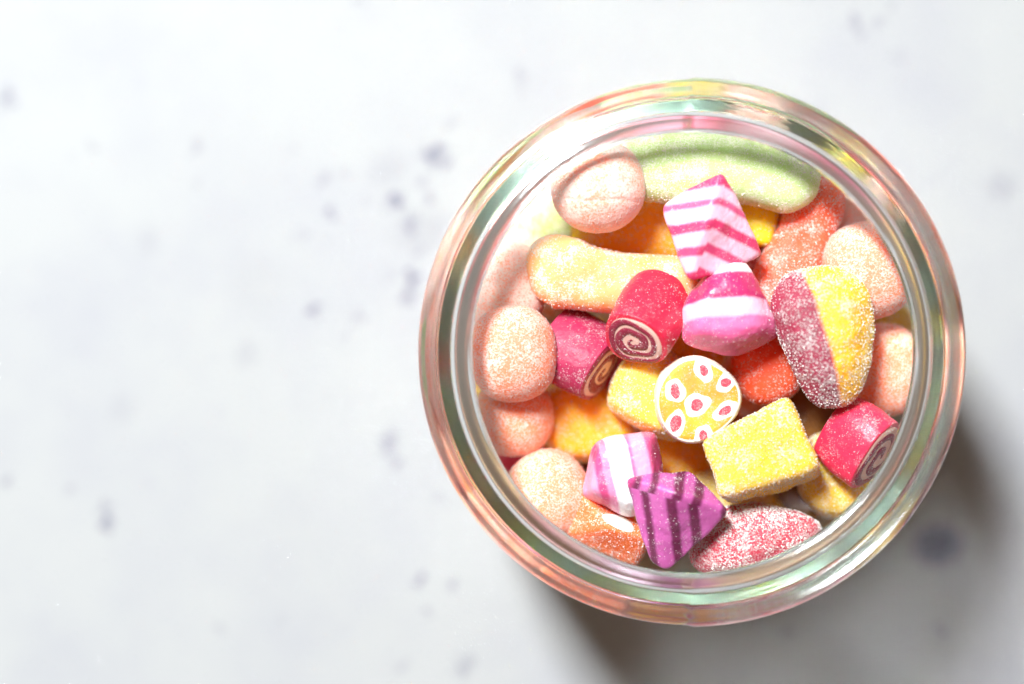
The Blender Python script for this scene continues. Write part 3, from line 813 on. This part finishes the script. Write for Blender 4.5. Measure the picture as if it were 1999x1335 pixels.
COAT = {'peach_ball': (1.2, .18, .5), 'green_jelly_bar': (2.0, .25, .9), 'ginger_jelly_bar': (1.1, .24, .95), 'orange_jelly_bar': (1.7, .26, .8), 'red_jelly': (1.2, .20, .6),
        'two_tone_jelly': (2.4, .25, .6), 'lemon_cube': (2.2, .22, .5), 'strawberry_jelly': (4.6, .30, .7), 'amber_jelly': (1.8, .22, .8), 'yellow_jelly': (1.6, .22, .7),
        'orange_slice': (1.5, .22, .7), 'striped_pillow': (0.5, .17, .9), 'pale_green_jelly': (2.0, .24, .8)}
for i, o in enumerate([q for q in bpy.data.objects if q.parent is None and q.type == 'MESH']):
    k = o.name.split('.')[0]
    if k in COAT: crystals(o, *COAT[k][:2], 300 + i, COAT[k][2])
for i, o in enumerate([q for q in bpy.data.objects if q.parent is not None and q.name.split('.')[0] == 'body']):
    crystals(o, 0.6, .16, 500 + i, .9, owner=o)
for i, o in enumerate([q for q in bpy.data.objects if q.parent is not None and q.name.split('.')[0] == 'end_face']):
    crystals(o, 1.6, .17, 550 + i, .9, owner=o)

# ------------------------------------------------------------------ candies buried below the ones in view
def buried():
    fixed = []
    for o in bpy.data.objects:
        if o.type != 'MESH' or o.name.startswith(('glass_jar', 'tabletop')) or o.name.split('.')[0] in ('end_face', 'spiral_stripe', 'flower_spot', 'spot_centre', 'white_pith', 'sugar_crystals'): continue
        me = o.data
        co = np.empty(len(me.vertices) * 3); me.vertices.foreach_get('co', co); co = co.reshape(-1, 3) / MM
        loc = np.array(o.location) / MM + (np.array(o.parent.location) / MM if o.parent else 0)
        co = co + loc
        c = co.mean(0)
        # a long piece is covered by several spheres
        w_, vv = np.linalg.eigh(np.cov((co - c).T))
        ax = vv[:, 2]; s = (co - c) @ ax; half = (s.max() - s.min()) / 2
        r = math.sqrt(max(w_[0], 1e-6) * max(w_[1], 1e-6)) ** 0.5 * 1.75
        k = 1 if half < r * 1.5 else int(math.ceil(half / r))
        for q in np.linspace(-1, 1, k) if k > 1 else [0]:
            fixed.append((*(c + ax * q * max(0, half - r)), r))
    fixed = np.array(fixed)
    n = 62
    P = np.zeros((n, 3)); R = rng.uniform(7.0, 8.4, n)
    for i in range(n):
        a, q = rng.uniform(0, 6.28), math.sqrt(rng.uniform(0, 1)) * 38
        P[i] = (JX + q * math.cos(a), JY + q * math.sin(a), rng.uniform(14, 44))
    for it in range(500):
        P[:, 2] -= 0.05
        for i in range(n):
            d = P[i] - P; L = np.linalg.norm(d, axis=1); L[i] = 1e9
            ov = (R[i] + R) * 0.97 - L
            m = ov > 0
            if m.any(): P[i] += (d[m] / np.maximum(L[m], .1)[:, None] * ov[m][:, None] * 0.25).sum(0)
            d = P[i] - fixed[:, :3]; L = np.linalg.norm(d, axis=1)
            ov = R[i] + fixed[:, 3] - L
            m = ov > 0
            if m.any(): P[i] += (d[m] / np.maximum(L[m], .1)[:, None] * ov[m][:, None] * 0.5).sum(0)
            P[i, 2] = max(P[i, 2], T - 83 + R[i] + 0.3)
            q = P[i, :2] - (JX, JY); l = np.linalg.norm(q)
            lim = jar_radius(P[i, 2] - 0.35 * R[i]) - R[i] - 0.6
            if l > lim: P[i, :2] = (JX, JY) + q / l * lim
    kinds = [('peach_ball', M_peach_deep, 'peach sugared ball buried under the candies in view', 'buried peach balls'),
             ('amber_jelly', M_amber, 'amber jelly lump buried under the candies in view', 'buried amber jellies'),
             ('lemon_cube', M_lemon, 'yellow sugared lump buried under the candies in view', 'buried yellow candies'),
             ('red_jelly', M_red_jelly, 'orange-red jelly lump buried under the candies in view', 'buried red jellies'),
             ('boiled_candy', M_hot, 'hot pink boiled candy buried under the candies in view', 'buried pink candies'),
             ('green_jelly', M_green, 'pale green jelly lump buried under the candies in view', 'buried green jellies')]
    pick = [0, 1, 2, 0, 1, 3, 1, 0, 2, 4, 0, 5, 1]
    base = {}
    for i in range(n):
        if P[i, 2] > T - 33: continue
        k = pick[i % len(pick)]; nm, mt, lb, gr = kinds[k]
        if k not in base:
            base[k] = ball(nm, 0, 0, 0, (1, 1, 1.0), mt, lb, p=(2.3 if k in (0, 3, 5) else 3.2), sub=4, lump=0.0, seed=70 + k, group=gr, loc=P[i])
            o = base[k]
            me = o.data
            for vv in me.vertices: vv.co += vv.co.normalized() * float(lumps(np.array([vv.co[:]]) * 8 / MM, 0.02 * MM, 0.5, 70 + k)[0])
        else:
            o = base[k].copy(); COL.objects.link(o)
            tag(o, lb, 'candy', gr)
        o.location = [c * MM for c in P[i]]
        o.scale = [float(R[i] * s) for s in rng.uniform(0.92, 1.04, 3)]
        o.rotation_euler = [float(x) for x in rng.uniform(0, 6.28, 3)]
buried()
